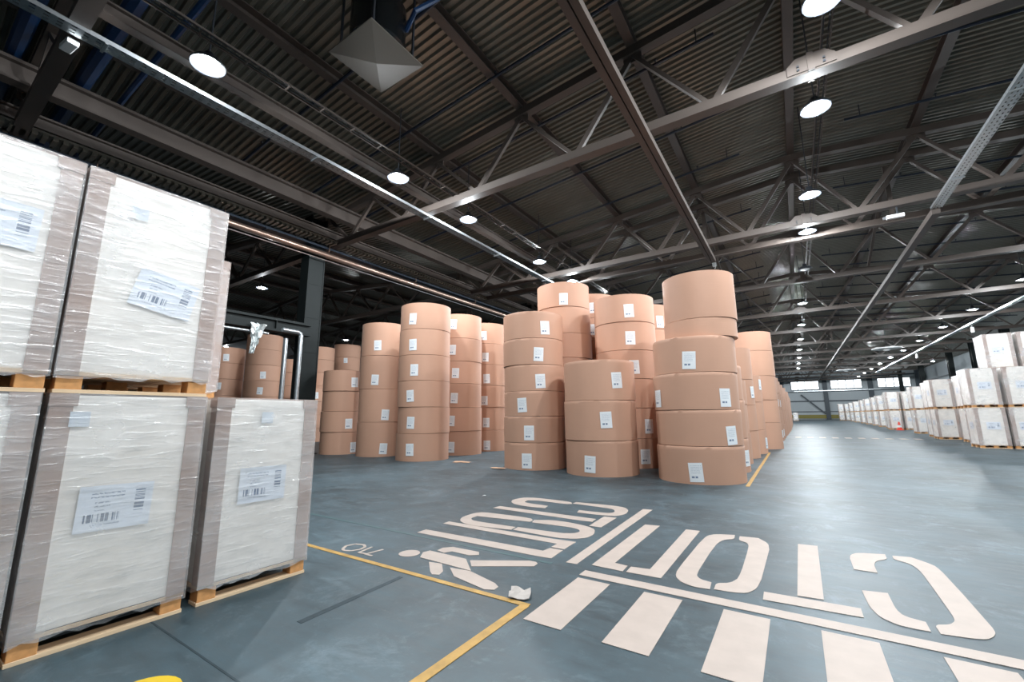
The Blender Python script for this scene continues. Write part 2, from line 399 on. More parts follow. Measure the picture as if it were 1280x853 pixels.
def purlin(x, label, flip=1, y0=YF + .1, y1=YB - .1):
    z = roof_z(x) - .22
    w = .085
    pr = [(-w, 0), (w, 0), (w, .02), (-w + .03, .02), (-w + .03, .2), (w, .2), (w, .22), (-w, .22)]
    if flip < 0: pr = [(-a, b) for a, b in pr][::-1]
    tag(MB().profile_y(pr, y0, y1).build('roof_purlin', 'steel', None, (x, 0, z)), label, 'purlin')
for i, p in enumerate(PUR):
    k = i - 4
    purlin(p, 'roof purlin running along the ridge of the main hall' if k == 0 else 'roof purlin, %s %s of the main ridge' % (ORD[abs(k) - 1], 'left' if k < 0 else 'right'), 1 if k <= 0 else -1)
for i, p in enumerate(PUR):
    x = p + 2 * (VL - RX)
    if x > -34: purlin(x, 'roof purlin over the left hall, %s from the column line' % ORD[8 - i], 1, YF + .1, 50)

def girder(name, x, z, wd, ht, y0, y1, label, m='steel', cat='beam'):
    pr = [(-wd / 2, 0), (wd / 2, 0), (wd / 2, ht * .14), (.02, ht * .14), (.02, ht * .86), (wd / 2, ht * .86), (wd / 2, ht), (-wd / 2, ht), (-wd / 2, ht * .86), (-.02, ht * .86), (-.02, ht * .14), (-wd / 2, ht * .14)]
    return tag(MB().profile_y(pr, y0, y1).build(name, m, None, (x, 0, z)), label, cat)
# double channel tie at chord level
t = thing('tie_beam', 'double channel tie beam crossing under the nearest trusses left of centre', 'beam', (-1.76, 0, 5.86))
for s in (-1, 1): MB().box(s * .06 - .05, s * .06 + .05, -5.4, 14.6, 0, .13).build('channel', 'steel', t)
tag(MB().box(3.34, 3.50, 13.95, 80, 5.84, 5.98).build('tie_beam', 'steel'), 'long brown tie beam continuing the perforated tray into the distance', 'beam')
girder('rail_beam', -7.02, 6.2, .16, .2, -12, 50, 'brown rail beam beside the shiny cable tray on the left')
girder('valley_girder', -10.35, 6.55, .24, .4, -12, 60, 'long brown girder over the wrapped pallets near the column line')
girder('lower_girder', -11.0, 6.2, .2, .25, -12, 60, 'brown girder just above the toothed sheet edge on the left')
g = MB()
for k in range(230): g.box(-11.05, -10.75, -8 + k * .13, -8 + k * .13 + .07, 6.0, 6.06)
g.box(-11.05, -10.75, -8, 22, 6.06, 6.1)
tag(g.build('ribbed_sheet', 'deck'), 'toothed edge of ribbed sheet above the dark cable tray', 'sheet')
tag(MB().tube([(-11.17, -8, 5.75), (-11.17, 60, 5.75)], .085, 14).build('metal_pipe', 'pipe', smooth=True), 'thick dull metal pipe running past the dark column', 'pipe')
tag(MB().tube([(-11.15, -8, 5.58), (-11.15, 60, 5.58)], .014, 6).build('conduit', 'galv'), 'thin light conduit directly below the thick metal pipe', 'conduit')
for k, y in enumerate((-2.2, 1.9, 4.2, 7.0, 10.5, 14, 18)):
    o = MB().box(-11.25, -11.09, y - .02, y + .02, 5.837, 5.86).bar((-11.08, y, 5.85), (-11.08, y, 6.2), .02, .02).build('pipe_hanger', 'pipe')
    tag(o, 'small hanger clamp on the thick pipe, %s from the camera' % ORD[k], 'clamp', 'pipe hanger clamps')

# ------------------------------------------------------------------ cable trays
def tray(name, x, z, wd, y0, y1, label, m, step=.12):
    t = thing(name, label, 'cable tray', (x, 0, z))
    for s in (-1, 1):
        MB().box(s * wd / 2 - .006, s * wd / 2 + .006, y0, y1, 0, .06).build('side_rail', m, t)
    b = MB(); y = y0
    for a in (-.5, -.18, .14): b.box(wd * a, wd * (a + .36) - .03, y0, y1, 0, .004)
    while y < y1 - .05:
        b.box(-wd / 2, wd / 2, y, y + step * .55, -.0005, .0045); y += step
    o = b.build('perforated_base', m, t); o['kind'] = 'stuff'
    y = y0 + 1.0; k = 0
    while y < y1:
        MB().box(-wd / 2 - .02, wd / 2 + .02, y, y + .03, -.025, -.001).build('bracket', m, t); y += 3.05
    return t
tray('cable_tray', -7.28, 5.95, .2, -6, 44, 'shiny perforated cable tray running along the left lamp row', 'galv')
tray('cable_tray', 3.42, 5.96, .2, -4, 13.9, 'speckled galvanised cable tray at the upper right', 'galv')
tray('cable_tray', -11.26, 5.93, .24, -8, 24, 'dark blue perforated cable tray above the wrapped pallets', 'darktray')
tray('cable_tray', 8.6, 5.75, .2, 18, 66, 'shiny cable tray beside the right lamp row', 'galv')
def ladder(x, z, y0, y1, label, wd=.16):
    t = thing('cable_ladder', label, 'cable tray', (x, 0, z))
    for s in (-1, 1): MB().box(s * wd / 2 - .008, s * wd / 2 + .008, y0, y1, 0, .03).build('side_rail', 'steel', t)
    r = MB(); y = y0
    while y < y1: r.box(-wd / 2, wd / 2, y, y + .02, 0, .012); y += .6
    r.build('rungs', 'steel', t)['kind'] = 'stuff'
    for dx in (-.04, .03): MB().tube([(dx, y0, .03), (dx, y1, .03)], .012, 6).build('cable', 'dark', t)
ladder(-6.2, 6.15, -6, 44, 'narrow cable ladder carrying wires above the left lamps')
ladder(.97, 6.62, -6, 60, 'narrow cable ladder carrying wires above the centre lamps', .12)
# ------------------------------------------------------------------ sprinkler pipes
def sprinkler(y, x0, x1, z, r, label, heads=True):
    t = thing('sprinkler_pipe', label, 'pipe', (0, y, 0))
    zz = lambda x: roof_z(x) - .3 if z is None else z
    xs = [x0] + [p for p in (RX,) if x0 < p < x1] + [x1]
    MB().tube([(x, 0, zz(x)) for x in xs], r, 8).build('pipe_run', 'navy' if heads else 'blue', t, smooth=True)
    if heads:
        n = max(1, int((x1 - x0) / 2.5))
        for k in range(n):
            x = x0 + (k + .6) * (x1 - x0) / n
            MB().lathe([(.012, 0), (.012, .05), (.03, .06), (.03, .075)], 8).build('sprinkler_head', 'dark', t, (x, 0, zz(x) + r))
        for x in (x0 + .3, x1 - .3): MB().box(x - .01, x + .01, -.01, .01, zz(x), roof_z(x)).build('hanger_rod', 'dark', t)
    return t
sprinkler(1.4, -20, 0, 7.1, .12, 'thick blue water main at the top left corner', False)
sprinkler(.57, -20, -7.2, 7.1, .11, 'thick blue water main nearest the camera at the far left', False)
sprinkler(1.95, -14, -6.4, 7.1, .05, 'blue branch pipe just past the thick blue mains', False)
ys = [4.2, 5.98, 7.72, 10.05, 12.15, 15.9, 18, 20.6, 22.8, 24.6, 26.8, 28.7, 31, 33.2, 35.4, 37.2, 39.4, 41.6]
for k, y in enumerate(ys):
    sprinkler(y, VL + .2, -.55, None, .03, 'thin dark blue sprinkler pipe left of the ridge, %s from the camera' % ORD[k])
    sprinkler(y - .1, 1.7, VR - .3, None, .03, 'thin dark blue sprinkler pipe right of the ridge, %s from the camera' % ORD[k])
# ------------------------------------------------------------------ lamps
def lamp_parts(t, lit=True, z=0):
    MB().lathe([(.215, -.006), (.225, .01), (.18, .07), (.08, .1), (.06, .2), (.03, .22)], 20).build('housing', 'dark', t, smooth=True)
    MB().lathe([(.05, -.014), (.1, -.013), (.14, -.008), (.14, -.004)], 20).build('diffuser', 'lamp' if lit else 'lampoff', t, smooth=True)
LIGHT = bpy.data.lights.new('lamp_light', 'POINT'); LIGHT.energy = LAMP_W; LIGHT.color = LAMP_COL; LIGHT.shadow_soft_size = .028
DIM = LIGHT.copy(); DIM.energy = LAMP_W * .3
NL = {}
def lamp(x, y, row, lit=True, z=6.0, power=None, where=None):
    NL[row] = NL.get(row, 0) + 1
    lab = where or '%sround high bay lamp in the %s lamp row, %s from the camera' % ('lit ' if lit else 'unlit ', row, ORD[NL[row] - 1])
    t = thing('high_bay_lamp', lab, 'lamp', (x, y, z), 0, row + ' lamp row')
    lamp_parts(t, lit)
    MB().tube([(0, 0, .2), (0, 0, roof_z(x) - z - .03)], .012, 6).build('suspension_rod', 'dark', t)
    if lit:
        o = bpy.data.objects.new('lamp_light', DIM if row == 'far left' else LIGHT); C.objects.link(o); o.parent = t; o.location = (0, 0, -.045)
for y in (5.8, 8.05, 11.45, 13.85, 17.6, 23.2, 28.95, 34.7, 40.4, 46.2, 51.6, 57.4): lamp(.8, y, 'centre', y != 17.6)
for y in (2.05, 5.6, 7.95, 11.65, 14.15, 17.6, 23.2, 29, 35, 41, 47, 53, 59, 65, 71, 77): lamp(-6.55, y, 'left')  # far end of this row is added, hidden behind reels, to brighten the back wall
for y in (5.8, 11.5, 17.6, 23.85, 29.6, 34.75, 40.5, 46, 51.5, 57.4, 63.5, 69.6, 75.6): lamp(7.85, y, 'right')  # farthest lamps extend the row; added to brighten the back wall
for k, y in enumerate((2.3, .1)): lamp(.8, y, 'c', where='round high bay lamp of the centre row, %s behind the view' % ORD[k])
for k, y in enumerate((0,)): lamp(7.85, y, 'r', where='round high bay lamp of the right row, %s behind the view' % ORD[k])
for k, (x, y) in enumerate(((-16.9, 7.95), (-24.2, 16.9), (-33.4, 13.7))): lamp(x, y, 'far left', where='lit lamp over the left hall, %s from the camera' % ORD[k])
lamp(11.95, 58, 'far right', where='single lit lamp high above the far right pallets')
# ------------------------------------------------------------------ roof equipment
t = thing('air_heater', 'pale pyramid diffuser below a dark ceiling air unit', 'heater', (-4.89, 3.66, 6.2))
g = MB(); g.v = [(-.5, -.5, .3), (.5, -.5, .3), (.5, .5, .3), (-.5, .5, .3), (0, 0, .22), (-.5, -.5, .32), (.5, -.5, .32), (.5, .5, .32), (-.5, .5, .32)]
g.f = [(4, 1, 0), (4, 2, 1), (4, 3, 2), (4, 0, 3), (5, 6, 7, 8), (0, 1, 6, 5), (1, 2, 7, 6), (2, 3, 8, 7), (3, 0, 5, 8)]
g.build('pyramid_diffuser', mat('grey_diffuser', srgb(86, 82, 75), .6), t)
MB().lathe([(.36, .45), (.42, .5), (.42, 1.2), (.3, 1.45)], 24).build('fan_body', 'black', t, smooth=True)
for a in range(4):
    x, y = (-.38, .38)[a % 2], (-.38, .38)[a // 2]
    MB().box(x - .015, x + .015, y - .015, y + .015, .3, 1.6).build('support_rod', 'dark', t)
MB().tube([(.3, .3, .9), (.6, .2, 1.0), (.8, .5, 1.4)], .04, 8).build('supply_hose', 'blue', t, smooth=True)
t = thing('emergency_light', 'white emergency light box under the nearest truss chord', 'light', (-7.56, .84, 5.86), .12)
MB().box(-.13, .13, -.06, .06, 0, .08).build('body', 'white', t, bevel=.012)
MB().box(-.16, -.13, -.02, .02, .02, .12).build('clip', 'white', t)
for k, (x, y) in enumerate(((5.82, 38.98), (4.89, 56.3))):
    t = thing('ceiling_fan', ('nearer' if k == 0 else 'farther') + ' pale round ceiling fan hanging above the aisle', 'fan', (x, y, 5.4))
    for q in range(3): 
        pr = [(.55, .03), (.58, 0), (.62, 0), (.62, .06), (.58, .06)]
        if q == 0: MB().lathe([(.8, .02), (.84, 0), (.84, .05), (.8, .07)], 28).build('outer_ring', 'white', t)
    MB().lathe([(.12, -.12), (.2, -.05), (.2, .12), (.05, .18)], 16).build('motor', 'white', t, smooth=True)
    for q in range(5):
        a = 2 * PI * q / 5
        MB().bar((.15 * math.cos(a), .15 * math.sin(a), .1), (.78 * math.cos(a), .78 * math.sin(a), .1), .16, .02).build('blade', 'white', t)
    MB().tube([(0, 0, .15), (0, 0, roof_z(x) - 5.4)], .015, 6).build('down_rod', 'dark', t)
for k, (x, y) in enumerate(((8.6, 33), (8.6, 46))):
    t = thing('exit_lamp', 'small white hanging lamp under the right tray, ' + ('nearer' if k == 0 else 'farther') + ' one', 'lamp', (x, y, 5.3))
    MB().box(-.06, .06, -.06, .06, 0, .3).build('body', 'white', t, bevel=.02)
    MB().tube([(0, 0, .3), (0, 0, .44)], .01, 6).build('stem', 'white', t)
t = thing('hanging_bracket', 'short pale rod hanging above the tall corner stack', 'bracket', (-2.24, 19.2, 7.25))
MB().tube([(0, 0, .05), (0, 0, .85)], .03, 8).build('rod', 'galv', t); MB().lathe([(.06, -.05), (.08, 0), (.08, .12), (.03, .16)], 12).build('head', 'white', t)
t = thing('small_camera', 'pale camera box hung under a distant truss right of centre', 'camera', (2.6, 13.35, 5.72))
MB().box(-.22, .12, -.05, .05, 0, .09).build('body', 'white', t, bevel=.01); MB().box(-.28, -.2, -.03, .03, .02, .07).build('lens', 'galv', t); MB().bar((0, 0, .09), (0, 0, .28), .03, .03).build('mount', 'dark', t)
for k, (y0, y1, x) in enumerate(((14.5, 19.4, 2.75), (14.5, 19.4, -1.9), (37.7, 43.8, 2.75))):
    t = thing('cross_brace', 'crossed steel brace between two trusses, ' + ('right of the ridge', 'left of the ridge', 'far down the hall')[k], 'brace', (x, 0, 0))
    for a, b in (((0, y0 + .12, 6.25), (0, y1 - .12, 7.6)), ((0, y0 + .12, 7.6), (0, y1 - .12, 6.25))):
        MB().bar(a, b, .07, .07).build('diagonal', 'steel', t)
    MB().bar((0, y0 + .15, 6.22), (0, y0 + .15, 7.7), .1, .1).build('post', 'steel', t)

# ------------------------------------------------------------------ floor markings
PZ = .003
def paint_thing(name, label, cat, pieces, m='paint'):
    t = thing(name, label, cat)
    for pn, polys in pieces:
        mb = MB()
        for p in polys: mb.prism(rounded(p), .0005, PZ)
        mb.build(pn, m, t)
    return t
def rounded(p):
    out = []; n = len(p)
    for i in range(n):
        a, b, c = Vector(p[i - 1]), Vector(p[i]), Vector(p[(i + 1) % n])
        ang = abs((b - a).angle_signed(c - b))
        if n > 8 and .15 < ang < 1.15: out += [tuple(b + (a - b) * .25), tuple(b + (a - b) * .09 + (c - b) * .09), tuple(b + (c - b) * .25)]
        else: out.append(tuple(b))
    return out
def rect(x0, x1, y0, y1): return [(x0, y0), (x1, y0), (x1, y1), (x0, y1)]
W1 = [('letter_P',[[[-1.254,2.865],[-1.261,4.122],[-1.133,4.15],[-1.135,2.986],[-1.043,2.975],[-1.038,2.86]],[[-0.908,4.143],[-0.795,4.151],[-0.798,2.87],[-1.016,2.861],[-1.019,2.972],[-0.899,2.99]]]),('letter_O',[[[-0.526,4.17],[-0.662,4.119],[-0.72,4.028],[-0.735,3.762],[-0.747,3.071],[-0.728,2.943],[-0.676,2.869],[-0.599,2.834],[-0.517,2.848],[-0.525,2.963],[-0.59,2.981],[-0.622,3.034],[-0.627,3.146],[-0.625,3.56],[-0.614,3.856],[-0.584,3.974],[-0.517,4.037]],[[-0.489,4.149],[-0.355,4.168],[-0.28,4.044],[-0.266,3.869],[-0.277,3.178],[-0.29,3.001],[-0.33,2.899],[-0.405,2.867],[-0.497,2.861],[-0.5,2.968],[-0.43,3.012],[-0.392,3.136],[-0.399,3.876],[-0.418,3.977],[-0.481,4.018]]]),('letter_T',[[[-0.087,4.147],[0.038,4.164],[0.026,3.022],[-0.094,3.01]],[[-0.253,2.974],[0.18,2.994],[0.18,2.874],[-0.251,2.85]]]),('letter_C',[[[0.427,4.047],[0.432,4.176],[0.269,4.117],[0.224,4.031],[0.214,3.939],[0.214,3.686],[0.331,3.684],[0.334,3.858],[0.357,3.965]],[[0.47,4.164],[0.572,4.187],[0.634,4.104],[0.675,4.018],[0.675,3.517],[0.669,3.061],[0.663,3.003],[0.642,2.948],[0.608,2.899],[0.556,2.878],[0.452,2.858],[0.451,2.962],[0.512,3.0],[0.543,3.062],[0.55,3.128],[0.559,3.525],[0.564,3.884],[0.538,4.012],[0.463,4.069]],[[0.214,3.291],[0.33,3.316],[0.329,3.08],[0.348,3.0],[0.423,2.975],[0.42,2.862],[0.367,2.859],[0.305,2.864],[0.247,2.924],[0.221,3.039],[0.216,3.181]]])]
W2 = [('letter_P',[[[-2.865,2.824],[-2.869,2.937],[-1.682,2.958],[-1.67,3.046],[-1.56,3.046],[-1.55,2.839],[-1.65,2.828]],[[-2.886,3.178],[-2.889,3.266],[-1.756,3.274],[-1.568,3.292],[-1.564,3.071],[-1.675,3.072],[-1.674,3.169]]]),('letter_O',[[[-2.22,3.721],[-2.286,3.794],[-2.844,3.764],[-2.906,3.672],[-2.898,3.47],[-2.827,3.35],[-2.716,3.282],[-2.572,3.267],[-2.213,3.325],[-2.23,3.427],[-2.624,3.41],[-2.734,3.425],[-2.794,3.484],[-2.796,3.583],[-2.217,3.659]],[[-2.22,3.74],[-2.071,3.83],[-1.883,3.836],[-1.68,3.789],[-1.586,3.726],[-1.531,3.572],[-1.541,3.447],[-1.617,3.36],[-1.758,3.313],[-2.198,3.335],[-2.211,3.438],[-1.796,3.46],[-1.689,3.512],[-1.666,3.585],[-1.706,3.652],[-1.818,3.68],[-2.189,3.649]]]),('letter_T',[[[-2.884,3.98],[-2.872,4.097],[-1.726,4.089],[-1.715,3.966],[-1.835,3.956]],[[-1.681,3.814],[-1.699,4.231],[-1.573,4.239],[-1.567,3.818]]]),('letter_C',[[[-2.236,4.621],[-2.291,4.72],[-2.747,4.731],[-2.908,4.665],[-2.955,4.489],[-2.896,4.356],[-2.775,4.257],[-2.539,4.237],[-2.391,4.267],[-2.418,4.384],[-2.689,4.4],[-2.765,4.435],[-2.774,4.54],[-2.666,4.591],[-2.289,4.576]],[[-2.235,4.647],[-2.24,4.737],[-1.817,4.772],[-1.659,4.745],[-1.578,4.621],[-1.55,4.454],[-1.587,4.319],[-1.715,4.271],[-2.003,4.253],[-2.033,4.368],[-1.8,4.376],[-1.702,4.404],[-1.674,4.474],[-1.726,4.588],[-1.828,4.619]]])]
MAN = [('torso',[[[-2.358,2.361],[-2.422,2.454],[-2.408,2.513],[-2.055,2.509],[-1.876,2.344]]]),('arm',[[[-2.366,2.545],[-2.371,2.616],[-2.319,2.673],[-2.072,2.682],[-2.03,2.628],[-2.086,2.582],[-2.253,2.586],[-2.282,2.53]]]),('arm',[[[-2.234,2.324],[-2.132,2.345],[-2.027,2.241],[-2.005,2.18],[-2.051,2.164],[-2.099,2.196]]]),('leg',[[[-2.033,2.316],[-1.882,2.34],[-1.622,2.259],[-1.573,2.225],[-1.569,2.175],[-1.624,2.151],[-1.908,2.213]]]),('leg',[[[-2.012,2.501],[-1.651,2.717],[-1.603,2.718],[-1.575,2.693],[-1.571,2.636],[-1.927,2.413]]])]
DIG = {'o':[[-3.009,2.186],[-3.058,2.251],[-3.038,2.319],[-2.958,2.343],[-2.903,2.31],[-2.886,2.25],[-2.915,2.192],[-2.969,2.17]],'i':[[-2.973,2.208],[-2.995,2.259],[-2.977,2.301],[-2.943,2.297],[-2.931,2.257],[-2.945,2.214]],'l1':[[-2.857,2.339],[-2.83,2.194]],'f1':[[-2.83,2.194],[-2.758,2.206]],'l2':[[-2.734,2.345],[-2.757,2.197]],'f2':[[-2.757,2.197],[-2.683,2.2]]}
def ru(l): return [({'letter_P': 'letter_pe', 'letter_O': 'letter_o', 'letter_T': 'letter_te', 'letter_C': 'letter_es'}[n], p) for n, p in l]
paint_thing('painted_word', 'white stencilled floor word beside the crossing, upside down to the camera', 'floor marking', ru(W1))
paint_thing('painted_word', 'white stencilled floor word turned sideways, nearer the reel stacks', 'floor marking', ru(W2))
hc, hr = (-2.492, 2.385), .078
paint_thing('walker_pictogram', 'white painted figure of a walking person on the floor', 'floor marking',
            MAN + [('head', [[(hc[0] + hr * math.cos(k * PI / 10), hc[1] + hr * math.sin(k * PI / 10)) for k in range(20)]])])
dg = thing('painted_number', 'small white painted number beside the yellow floor line', 'floor marking')
ring = MB(); n = len(DIG['o'])
def stroke(a, b, w=.02):
    a, b = Vector(a), Vector(b); d = (b - a).normalized(); s = Vector((-d.y, d.x)) * w / 2
    return [tuple(a + s), tuple(a - s), tuple(b - s), tuple(b + s)]
zp = DIG['o']
for i in range(n): ring.prism(stroke(zp[i], zp[(i + 1) % n], .022), .0005, PZ)
ring.build('digit_zero', 'paint', dg)
MB().prism(stroke(*DIG['l1']), .0005, PZ).prism(stroke(*DIG['f1']), .0005, PZ + .0005).build('digit_one', 'paint', dg)
MB().prism(stroke(*DIG['l2']), .0005, PZ).prism(stroke(*DIG['f2']), .0005, PZ + .0005).build('digit_seven', 'paint', dg)
t = thing('zebra_crossing', 'white zebra crossing stripes at the bottom of the picture', 'crosswalk')
for k in range(9):
    x = -1.237 + .4115 * k; MB().prism(rect(x, x + .208, 1.962, 2.61), .0005, PZ).build('stripe', 'paint', t)
t = thing('zebra_crossing', 'distant white zebra crossing stripes across the aisle', 'crosswalk')
for k in range(10):
    x = -.1 + .42 * k; MB().prism(rect(x, x + .21, 21.75, 22.5), .0005, PZ).build('stripe', 'paint', t)
tag(MB().prism(rect(-1.25, 3.2, 2.655, 2.75), .0005, PZ).build('painted_line', 'paint'), 'long white line between the near crossing and the floor word', 'floor marking')
tag(MB().prism([(-1.424, 2.82), (-1.346, 2.827), (-1.372, 4.78), (-1.469, 4.766)], .0005, PZ).build('painted_line', 'paint'), 'short white line between the two stencilled floor words', 'floor marking')
tag(MB().prism(rect(-12, -1.29, 2.085, 2.125), .0005, PZ).build('painted_line', 'yellow'), 'yellow floor line running left behind the wrapped pallets', 'floor marking')
tag(MB().prism(rect(-1.335, -1.285, -8, 2.1), .0005, PZ + .0003).build('painted_line', 'yellow'), 'yellow floor line running to the bottom edge of the picture', 'floor marking')
tag(MB().prism(rect(-.685, -.635, 6.95, 13.2), .0005, PZ).build('painted_line', 'yellow'), 'yellow floor line along the foot of the reel row', 'floor marking')
tag(MB().prism(rect(-5.9, -1.5, 2.74, 2.775), .0003, .001).build('painted_line', 'green'), 'faint green floor line by the walking figure', 'floor marking')
tag(MB().prism([(-2.79, .941), (-2.79, .95), (2.5, .95), (2.5, .941)], .0003, .001).build('floor_joint', 'joint'), 'dark floor joint running from under the middle wrapped pallet', 'joint')
tag(MB().prism([(-2.135, 1.34), (-2.175, 1.34), (-2.205, 2.03), (-2.172, 2.03)], .0003, .0012).build('scuffed_strip', 'joint'), 'dark scuffed strip on the floor inside the yellow corner', 'floor mark')
tag(MB().prism([(-2.1 + .13 * math.cos(k * PI / 12), .70 + .13 * math.sin(k * PI / 12)) for k in range(24)], .0005, .004).build('round_sticker', 'yellow2'), 'round yellow sticker on the floor at the bottom edge', 'sticker')
# scraps
def scrap(name, x, y, sx, sy, rz, m, label, h=.02):
    g = MB(); nx = 5
    for j in range(4):
        for i in range(nx):
            g.v.append(((i / (nx - 1) - .5) * sx + random.uniform(-.01, .01), (j / 3 - .5) * sy + random.uniform(-.01, .01), .004 + random.uniform(0, h)))
    nv = len(g.v); g.v += [(a, b, c + .003) for a, b, c in g.v]
    for j in range(3):
        for i in range(nx - 1):
            a = j * nx + i; g.f.append((a, a + nx, a + nx + 1, a + 1)); g.f.append((nv + a, nv + a + 1, nv + a + nx + 1, nv + a + nx))
    rim = [i for i in range(nx)] + [j * nx + nx - 1 for j in range(1, 4)] + [3 * nx + i for i in reversed(range(nx - 1))] + [j * nx for j in (2, 1)]
    for a, b in zip(rim, rim[1:] + rim[:1]): g.f.append((a, b, nv + b, nv + a))
    tag(g.build(name, m, None, (x, y, 0), rz), label, 'scrap')
scrap('cardboard_scrap', -1.40, 2.19, .11, .12, .5, 'carton', 'torn piece of grey card lying on the yellow corner', .025)
scrap('paper_scrap', -4.85, 6.86, .3, .1, .1, 'kraft_end', 'torn kraft scrap at the foot of the six-reel stack')
scrap('paper_scrap', -6.2, 7.4, .4, .12, .3, 'kraft_end', 'pale kraft scrap in the gap between the reel blocks')
scrap('paper_scrap', -3.4, 4.5, .03, .04, .6, 'white', 'tiny white scrap left of the sideways word', .005)

# ------------------------------------------------------------------ paper reels
def reel_mesh(R, h, torn):
    n = 64; g = MB(); rr = random.Random(int(R * 1000 + h * 7919 + torn * 13) + len(bpy.data.meshes))
    ph = [rr.uniform(0, 6.28) for _ in range(6)]
    def edge(a, s): return s * (.005 * math.sin(5 * a + ph[0]) + .004 * math.sin(13 * a + ph[1]) + .004 * math.sin(29 * a + ph[4]) + rr.uniform(-.003, .003)) * torn
    rings = []
    lo = [edge(2 * PI * k / n, 1) for k in range(n)]; hi = [edge(2 * PI * k / n, 1) for k in range(n)]
    prof = [(.93, 0, 0), (1, 0, 0), (1.0, .05, 0), (1.001, h * .5, 0), (1.0, h * .82, 3), (1.0, h - .06, 3), (1, h - .006, 1), (.988, h - .004, 2), (.93, h - .004, 2)]
    for (f, z, w) in prof:
        rings.append(len(g.v))
        for k in range(n):
            a = 2 * PI * k / n; dent = 1 + .0025 * math.sin(3 * a + ph[2]) + .0012 * math.sin(8 * a + ph[3])
            zz = z + ((hi[k] - .012 * torn) if w == 1 and torn > .5 else 0); lip = -.001
            r = R * f * dent + (.0022 * torn if w in (1, 3) and torn > .5 else 0) + (rr.uniform(-.0008, .0012) * torn if w == 1 and torn > .5 else 0)
            g.v.append((r * math.cos(a), r * math.sin(a), min(max(zz, 0), h + lip)))
    for i in range(len(prof) - 1):
        for k in range(n):
            k2 = (k + 1) % n; g.f.append((rings[i] + k, rings[i] + k2, rings[i + 1] + k2, rings[i + 1] + k))
    g.f.append(tuple(rings[0] + k for k in reversed(range(n)))); g.f.append(tuple(rings[-1] + k for k in range(n)))
    return g.mesh('wrapper', 'kraft', True)
def label_patch(R, ang, z, w=.19, h=.27, tilt=0.):
    nu = 6; me = bpy.data.meshes.new('label_sheet'); v = []; f = []; uv = []
    for j in range(2):
        for i in range(nu + 1):
            s = (i / nu - .5) * w; tz = (j - .5) * h
            s2 = s * math.cos(tilt) - tz * math.sin(tilt); z2 = s * math.sin(tilt) + tz * math.cos(tilt)
            a = ang + s2 / R; v.append(((R + .006) * math.cos(a), (R + .006) * math.sin(a), z + z2)); uv.append((i / nu, j))
    for i in range(nu): f.append((i, i + 1, nu + 2 + i, nu + 1 + i))
    me.from_pydata(v, [], f); me.materials.append(M['rlabel'])
    l = me.uv_layers.new()
    for p in me.polygons:
        for li in p.loop_indices: l.data[li].uv = uv[me.loops[li].vertex_index]
    return me
NREEL = 0
def stack(phrase, c, zs, R, labels=(), torn=.35, jit=.012, group='reel stacks', off=(), far=False):
    """zs: joint heights from the floor; labels: (degrees, height) of paper labels"""
    global NREEL
    n = len(zs) - 1
    for i in range(n):
        r = R[i] if isinstance(R, (list, tuple)) else R
        r *= random.uniform(.992, 1.004); h = zs[i + 1] - zs[i]
        x = c[0] + random.uniform(-jit, jit); y = c[1] + random.uniform(-jit, jit)
        if i < len(off): x += off[i][0]; y += off[i][1]
        where = 'top' if i == n - 1 and n > 1 else ('bottom' if i == 0 else ORD[i] + ' from floor')
        t = thing('paper_reel', 'kraft paper reel, %s, %s' % (where, phrase), 'paper reel', (x, y, zs[i]), 0, group)
        link('wrapper', reel_mesh(r, h - .004, torn[i] if isinstance(torn, (list, tuple)) else torn), t)
        if not far: MB().lathe([(.06, h - .02), (.06, h - .002)], 16).build('core_plug', 'core', t)
        NREEL += 1
        for a, z in labels:
            if zs[i] <= z < zs[i + 1]:
                lz = min(max(z - zs[i], .15), h - .15)
                link('label_sheet', label_patch(r, math.radians(a), lz, tilt=random.uniform(-.06, .06)), t)
FR = 'reel stacks in the front row'
stack('wide corner stack beside the yellow line', (-1.33, 7.42), [0, .54, 1.07, 1.63, 2.19, 2.48, 3.24], [.635, .628, .63, .625, .55, .55],
      [(-86, .17), (-35, .69), (-39, 1.24), (-141, 1.25), (-86, 1.81)], off=[(0, 0), (.01, 0), (-.01, 0), (.02, .02), (.15, .06), (.16, .07)], torn=[1.9, 1.7, 1.9, 1.6, .3, .3], group=FR)
stack('short three-reel stack at the front', (-2.95, 7.37), [0, .58, 1.25, 1.94], .63, [(-87, .2), (-59, .92), (-40, 1.58)], torn=1., group=FR)
stack('six-reel stack left of the short one', (-4.42, 7.54), [0, .5, .99, 1.47, 1.98, 2.5, 3.04], .62,
      [(-75, .17), (-70, .68), (-83, 1.2), (-49, 1.65), (-50, 2.17), (-37, 2.7)], torn=.8, group=FR)
stack('tall six-reel stack left of the gap', (-7.55, 7.54), [0, .62, 1.22, 1.83, 2.44, 3.06, 3.7], .62,
      [(-72, .26), (-74, .86), (-75, 1.47), (-67, 2.07), (-72, 2.67), (-75, 3.3)], group=FR)
stack('four-reel stack of the thickest reels', (-9.35, 7.75), [0, .87, 1.72, 2.6, 3.49], .6, [(-31, .2), (-31, 1.05), (-58, 1.95), (-56, 2.86)], group=FR)
stack('low stack beside the dark column', (-10.83, 7.63), [0, .6, 1.16, 1.72, 2.3], .58, [(-3, .18), (-18, .82), (-9, 1.96)], group=FR)
BK = 'reel stacks behind the front row'
stack('stack second in the row left of the gap', (-7.75, 9.1), [0, .62, 1.23, 1.86, 2.46, 3.09, 3.76], .62,
      [(-69, .21), (-69, .88), (-61, 1.47), (-59, 2.13), (-68, 2.76), (-66, 3.46)], group=BK)
